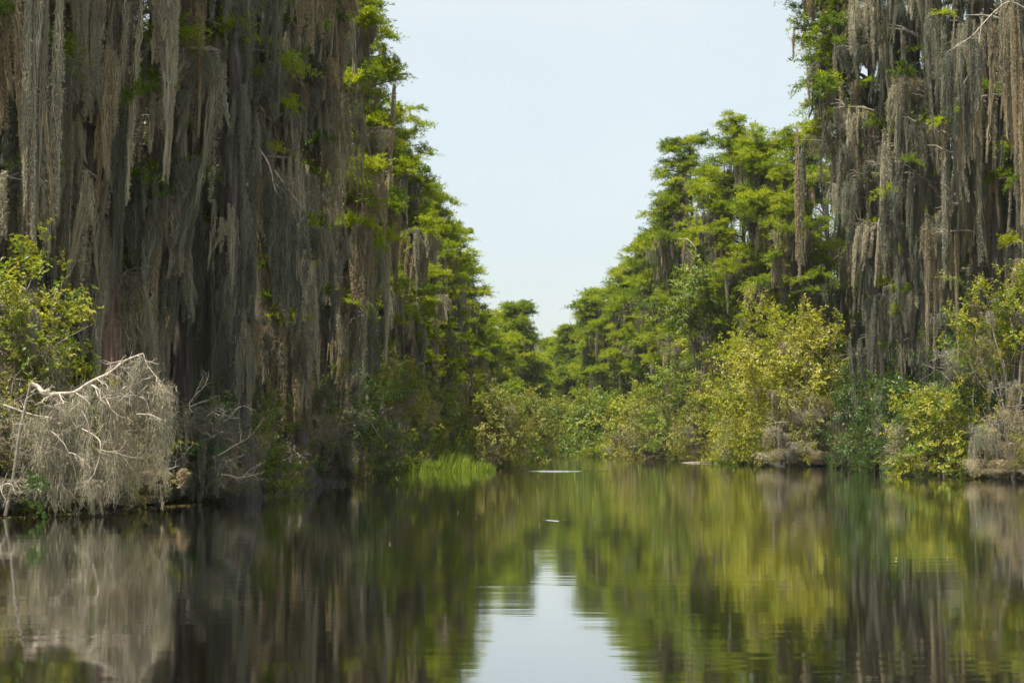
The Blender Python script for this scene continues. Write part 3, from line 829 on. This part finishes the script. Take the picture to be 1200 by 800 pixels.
sh(732, 131, 70, 470, 'bright low leafy bush near a floating leaf patch', SR, leaf='yellow+green', n=120, moss=10, stems=8, size=1.9)
sh(704, 150, 60, 468, 'olive bush on the far right bank above the pale reflection', SR, leaf='green', n=120, moss=10, stems=8, size=2.1)
sh(682, 172, 55, 470, 'far yellowish bush left of the olive one', SR, leaf='yellow+green', n=100, moss=8, stems=7, size=2.3)
sh(664, 195, 45, 478, 'smallest far bush on the right before the channel closes', SR, leaf='olive', n=90, moss=8, stems=7, size=2.5)
USED = {}
def brush_label(x, D, leaf, rows, shorts):
    px = 600 + x / D * F_PX
    best = min(range(len(rows)), key=lambda k: abs(rows[k][0] - px) + 60 * USED.get(shorts[k], 0))
    n_ = USED[shorts[best]] = USED.get(shorts[best], 0) + 1
    return 'low %s %sbrush on the waterline before %s' % ('dark green' if leaf == 'dark' else 'olive', '' if n_ == 1 else 'second ' if n_ == 2 else 'third ', shorts[best])


# low brush that fills the waterline between the taller shrubs
for D in (26, 29, 31.5, 34.5, 38, 41, 47, 51, 56, 61, 66, 72, 84, 92, 100, 112, 124, 138, 152, 175, 190, 206):
    lf = 'dark' if rng.random() < .6 else 'olive'
    shrub('shrub', float(lbank(D)) - rng.uniform(0, .5), D, rng.uniform(1.8, 2.6) * max(1, D / 90), rng.uniform(1.3, 2.4) * max(1, D / 80), brush_label(float(lbank(D)), D, lf, left, SHORT_L), 'low brush along the left waterline',
          leaf=lf, n=int(45 + 50 * rng.random()), moss=16, stems=6, size=max(1.1, D / 46), low=.05, lift=.02, tone=(.2, .3, .5), mlen=(.15, .5), dead=2 if D < 60 else 0)
for D in (50, 54, 58, 62, 66, 70, 74, 78, 82, 87, 92, 97, 103, 109, 116, 124, 134, 145, 158, 172, 186, 200):
    lf = 'dark' if rng.random() < .5 else 'olive'
    shrub('shrub', float(rbank(D)) + rng.uniform(0, .6), D, rng.uniform(2.2, 3.2) * max(1, D / 100), rng.uniform(1.6, 3.0) * max(1, D / 90), brush_label(float(rbank(D)), D, lf, right, SHORT_R), 'low brush along the right waterline',
          leaf=lf, n=int(50 + 50 * rng.random()), moss=18, stems=6, size=max(1.2, D / 46), low=.05, lift=.02, tone=(.3, .5, .2), mlen=(.15, .5), dead=2 if D < 100 else 0)
for x, D, lb_ in ((3.5, 214, 'far low brush at the channel end, leftmost beside the olive bush'), (6.5, 223, 'far low brush under the pale cypress closing the channel'),
                  (8.5, 226, 'far low brush furthest back at the very end of the channel'), (11.5, 221, 'far low brush at the channel end, rightmost before the smallest right bush'),
                  (5, 219, 'far low brush under the grey green cypress left of the pale one')):
    shrub('shrub', x, D, 5.5, rng.uniform(4.5, 6.5), lb_, 'low brush at the end of the channel', leaf='olive', n=110, moss=14, stems=6, size=4.2, low=.05, tone=(.3, .4, .3))
# pale-stemmed sapling
sh(822, 106, 70, 280, 'light green broad leaved sapling with thin pale stems before the mossy trees', None, name='sapling', leaf='green', n=90, moss=6, stems=4, size=1.7, low=.55, cat='sapling')

# ------------------------------------------------------------------ bleached branch hung with moss, on the left
def polybranch(pts, r0, r1, mat, D, wob=.3):
    W = []
    dd = D
    for px, py in pts:
        dd += rng.normal(0, wob * .3); W.append(np.array(P(px, py, dd)))
    W = np.array(W)
    n_ = (len(W) - 1) * 3 + 1
    k = np.linspace(0, len(W) - 1, n_)
    Wd = np.stack([np.interp(k, range(len(W)), W[:, c]) for c in range(3)], -1)
    Wd[1:-1] = (Wd[:-2] + 2 * Wd[1:-1] + Wd[2:]) / 4
    return Wd, np.linspace(r0, r1, n_)
D0 = 25.4
base = P(46, 600, D0)
br = empty('dead_branch', (base.x, base.y, .05))
tag(br, 'bleached forked dead branch arching over the water, hung with pale grey moss', 'dead branch')
inv = Matrix.Translation(-Vector((base.x, base.y, .05)))
def bpart(pts, r0, r1, hang, mat=M_PALE, name='bare_branch', parent=br, inv=inv, D=D0, tone=(.9, .1, 0), hl=(.25, .55)):
    Wd, rad = polybranch(pts, r0, r1, mat, D)
    Wl = Wd + np.array(inv.translation)
    g = Geo(); tube(g, Wl, rad, 6)
    for i in range(2, len(Wl)):
        if rng.random() < .7:
            dead_twig(g, Wl[i], unit(np.array([rng.normal(.4, .6), rng.normal(0, .7), rng.normal(-.25, .5)])), rng.uniform(.15, .4), rad[i] * .45 + .002, 2)
    put(name, g.mesh(name, mat), parent)
    for i in range(int(hang * .62)):
        q = Wl[int(rng.integers(len(Wl) // 4, len(Wl)))] + rng.normal(0, .07, 3) + np.array([0, .28, -.06])
        big = rng.random() < .3
        lst = MOSS['strand'] if big else MOSS['lace']
        hz = rng.uniform(*hl) if big else rng.uniform(.7, 1.6)
        hz = min(hz, max(.2, q[2] / (2.4 if big else 1.2)))
        wd = rng.uniform(.55, 1.0)
        put('moss_strand' if big else 'moss_lace', lst[int(rng.integers(len(lst)))][moss_pick(tone)], parent, Matrix.Translation(Vector(q)) @ Matrix.Rotation(rng.uniform(0, 6), 4, 'Z') @ Matrix.Diagonal((wd, wd, hz, 1)))
bpart([(6, 604), (16, 560), (22, 510), (36, 450)], .03, .025, 0, mat=M_TWIG, name='stem')
bpart([(36, 450), (44, 452), (52, 462), (70, 461), (88, 460), (106, 447), (130, 436), (146, 422), (168, 414)], .042, .012, 11)
bpart([(168, 414), (172, 428), (184, 442), (190, 458)], .012, .005, 7)
bpart([(104, 449), (116, 456), (124, 466), (131, 480)], .022, .008, 8)
bpart([(122, 464), (138, 462), (149, 450), (156, 463), (172, 467), (177, 492)], .014, .006, 10)
bpart([(98, 451), (97, 470), (84, 478), (76, 500)], .016, .006, 7)
bpart([(88, 460), (78, 470), (60, 476), (44, 475)], .010, .005, 6)
bpart([(96, 502), (108, 508), (118, 516), (118, 532), (110, 556)], .013, .006, 7)
bpart([(88, 536), (104, 530), (112, 545)], .010, .004, 5)
bpart([(125, 500), (136, 500), (139, 514)], .010, .004, 6)
bpart([(4, 474), (38, 486), (66, 490), (72, 505)], .014, .005, 18)
for px_, py_ in ((60, 505), (95, 480), (120, 500), (140, 470), (160, 485), (80, 530), (135, 530), (30, 505)):
    g = Geo(); q_ = np.array(P(px_, py_, D0 - .35)) + np.array(inv.translation)
    dead_twig(g, q_, unit(np.array([rng.normal(.3, .8), rng.normal(0, .5), rng.normal(-.4, .5)])), rng.uniform(.3, .6), .008, 2)
    put('bare_twig', g.mesh('bare_twig', M_PALE), br)
# pale forked branch hanging at upper right, and one on the left
def hung_branch(label, D, parts, tone, hl):
    px, py = parts[0][0][0]
    q = P(px, py, D)
    o = empty('dead_branch', q)
    tag(o, label, 'dead branch')
    iv = Matrix.Translation(-q)
    for pts, r0, r1, hang in parts:
        Wd, rad = polybranch(pts, r0, r1, M_PALE, D)
        Wl = Wd - np.array(q)
        g = Geo(); tube(g, Wl, rad, 5)
        for i in range(2, len(Wl)):
            if rng.random() < .5: dead_twig(g, Wl[i], unit(rng.normal(0, 1, 3) + np.array([0, 0, -.4])), rng.uniform(.25, .6), rad[i] * .5, 1)
        put('bare_branch', g.mesh('bare_branch', M_PALE), o)
        for i in range(hang):
            c = Wl[int(rng.integers(1, len(Wl)))]
            wd = rng.uniform(.8, 1.3)
            put('moss_strand', MOSS['strand'][int(rng.integers(7))][moss_pick(tone)], o, Matrix.Translation(Vector(c)) @ Matrix.Rotation(rng.uniform(0, 6), 4, 'Z') @ Matrix.Diagonal((wd, wd, rng.uniform(*hl), 1)))
hung_branch('pale forked bare branch with grey moss hanging at the top right corner', 54, [
    ([(1205, 12), (1182, 0), (1165, 14), (1150, 30), (1140, 42), (1128, 50), (1110, 61)], .03, .010, 9),
    ([(1150, 30), (1147, 50), (1144, 75), (1130, 95), (1124, 112)], .022, .008, 7)], (.4, .3, .3), (.6, 1.4))
hung_branch('thin grey drooping branch in front of the shaded curtains left of centre', 35, [
    ([(300, 170), (316, 192), (322, 225), (338, 240), (352, 262), (360, 275)], .025, .008, 12),
    ([(322, 200), (340, 225), (352, 240), (358, 258)], .014, .006, 6)], (.3, .1, .6), (.6, 1.2))
hung_branch('short pale crooked branch sticking out above the tan moss, middle right', 101, [
    ([(812, 300), (800, 284), (803, 278), (815, 288), (816, 302)], .035, .015, 3)], (.3, .5, .2), (.4, .8))

# ------------------------------------------------------------------ sedge, sticks, log, floating bits
def sedge(px0, px1, D, top, n_, label, dep):
    g = Geo()
    xa, xb = (px0 - 600) / F_PX * D, (px1 - 600) / F_PX * D
    u = rng.random(n_)
    hmax = (HORIZON - top) / F_PX * D + EYE
    c = np.stack([xa + (xb - xa) * u, D + rng.normal(0, dep, n_), np.full(n_, -.05)], -1)
    h = hmax * rng.uniform(.25, 1.0, n_) ** 1.2 * np.clip(np.minimum(u * 5, (1 - u) * 2.2) + .35, .3, 1) * (.8 + .25 * np.sin(u * 23) * np.sin(u * 9 + 1))
    a = rng.uniform(0, 6.28, n_); bnd = rng.uniform(.05, .55, n_) * h
    s = np.linspace(0, 1, 4)
    pts = c[:, None, :] + np.stack([np.cos(a)[:, None] * bnd[:, None] * s ** 2 + .15 * h[:, None] * s, np.sin(a)[:, None] * bnd[:, None] * s ** 2, h[:, None] * (s - .18 * s ** 3)], -1)
    wd = .012 * (D / 60) * (1 - .9 * s)[None, :, None]
    sd_ = np.stack([np.cos(a + 1.57), np.sin(a + 1.57), 0 * a], -1)[:, None, :] * wd
    V = np.stack([pts - sd_, pts + sd_], 2).reshape(-1, 3)
    b0 = np.arange(n_)[:, None] * 8 + np.arange(3)[None] * 2
    g.add(V, np.stack([b0, b0 + 1, b0 + 3, b0 + 2], -1).reshape(-1, 4))
    tag(put('sedge_patch', g.mesh('sedge_patch', M_SEDGE)), label, 'sedge', 'sedge patches in the water', 'stuff')
sedge(468, 580, 67.5, 516, 2300, 'tall bright green sedge patch standing in the water off the left bank', .8)
sedge(582, 625, 118, 521, 700, 'far small bright sedge patch behind the tall one', 2.0)

x, y = at(398, 52.0)
o = empty('stick_pile', (x, y, 0))
tag(o, 'reddish brown pile of dead sticks at the waterline below the grey green thicket', 'stick pile')
for i in range(34):
    a = rng.uniform(0, 6.28); c = np.array([rng.normal(0, .6), rng.normal(0, .25), rng.uniform(-.05, .5)])
    g = Geo(); d = unit(np.array([math.cos(a), math.sin(a) * .5, rng.normal(.5, .6)])); L = rng.uniform(.4, 1.1)
    tube(g, [c - d * L / 2, c + rng.normal(0, .04, 3), c + d * L / 2], [.016, .014, .006], 5)
    put('stick', g.mesh('stick', M_STICK), o)
x, y = at(815, 96)
g = Geo(); s = np.linspace(-1, 1, 9)
tube(g, np.stack([s * .9, .12 * s ** 2, .01 + .04 * s], -1), .07 * np.array([.5, .8, 1, 1.1, 1, .95, .9, .7, .4]), 9)
lg = put('floating_log', g.mesh('floating_log', M_TWIG, True)); lg.location = (x, y, 0)
tag(lg, 'short grey log floating at the foot of the right bank bushes', 'log')

def floaters(name, label, n_, fn, mat, sz, cat):
    g = Geo()
    for i in range(n_):
        x, y = fn(); a = rng.uniform(0, 6.28); l = rng.uniform(*sz)
        d = np.array([math.cos(a), math.sin(a), 0]); e = np.array([-d[1], d[0], 0])
        c = np.array([x, y, .006])
        g.add([c - d * l, c - e * l * .45 + (0, 0, .012), c + d * l, c + e * l * .45 + (0, 0, .012)], [(0, 1, 2, 3)])
    tag(put(name, g.mesh(name, mat)), label, cat, None, 'stuff')
M_LITTER = leaf_mat('litter', [(0, (.07, .05, .025)), (.5, (.15, .11, .05)), (.8, (.12, .15, .03)), (1, (.25, .22, .12))], .1, .6, .3, 0, 1)
M_PETAL = leaf_mat('petal', [(0, (.3, .28, .2)), (1, (.42, .40, .33))], .1, .5, .3, 0, 1)
floaters('leaf_litter', 'line of floating leaf litter along the waterline of the lower left bank', 420, lambda: (lambda y: (float(lbank(y)) + .3 + abs(rng.normal(0, .25)), y))(rng.uniform(24, 33)), M_LITTER, (.02, .06), 'leaf litter')
floaters('floating_petals', 'small pale specks scattered on the open water', 100, lambda: (lambda y: (rng.uniform(lbank(y), rbank(y)), y))(15 + 65 * rng.random() ** 1.2), M_PETAL, (.006, .016), 'petals')
# low ripples running across the channel that catch the sky
def ripple(px0, px1, D, hgt):
    xa, xb = (px0 - 600) / F_PX * D, (px1 - 600) / F_PX * D
    n_ = 40; V = []
    for i in range(n_):
        u = i / (n_ - 1); e = math.sin(math.pi * u) ** .7
        yy = D + .35 * math.sin(u * 7) * .4; x = xa + (xb - xa) * u
        hh = hgt * e * rng.uniform(.75, 1)
        V += [(x, yy - .30, .002), (x, yy - .1, .002 + hh * .55), (x, yy, .002 + hh), (x, yy + .15, .002 + hh * .5), (x, yy + .35, .002)]
    F = np.array([(i * 5 + j, (i + 1) * 5 + j, (i + 1) * 5 + j + 1, i * 5 + j + 1) for i in range(n_ - 1) for j in range(4)])
    tag(put('water_ripple', mesh('water_ripple', V, F, M_WATER, True)), kind='structure')
ripple(590, 720, 67, .03)
ripple(634, 664, 24.5, .008)
# thin summer haze over the water
hm = bpy.data.materials.new('haze'); hm.use_nodes = True
ht = hm.node_tree
for n in list(ht.nodes): ht.nodes.remove(n)
ho = ht.nodes.new('ShaderNodeOutputMaterial'); pv = ht.nodes.new('ShaderNodeVolumePrincipled')
pv.inputs['Color'].default_value = (.86, .94, 1.0, 1); pv.inputs['Density'].default_value = .00009
ht.links.new(pv.outputs[0], ho.inputs['Volume'])
hx, hy0, hy1, hz0, hz1 = 440, -420, 1540, -2.5, 31
Vh = [(-hx, hy0, hz0), (hx, hy0, hz0), (hx, hy1, hz0), (-hx, hy1, hz0), (-hx, hy0, hz1), (hx, hy0, hz1), (hx, hy1, hz1), (-hx, hy1, hz1)]
tag(put('haze', mesh('haze', Vh, [(0, 3, 2, 1), (4, 5, 6, 7), (0, 1, 5, 4), (1, 2, 6, 5), (2, 3, 7, 6), (3, 0, 4, 7)], hm)), kind='stuff')
cy.volume_bounces = 0
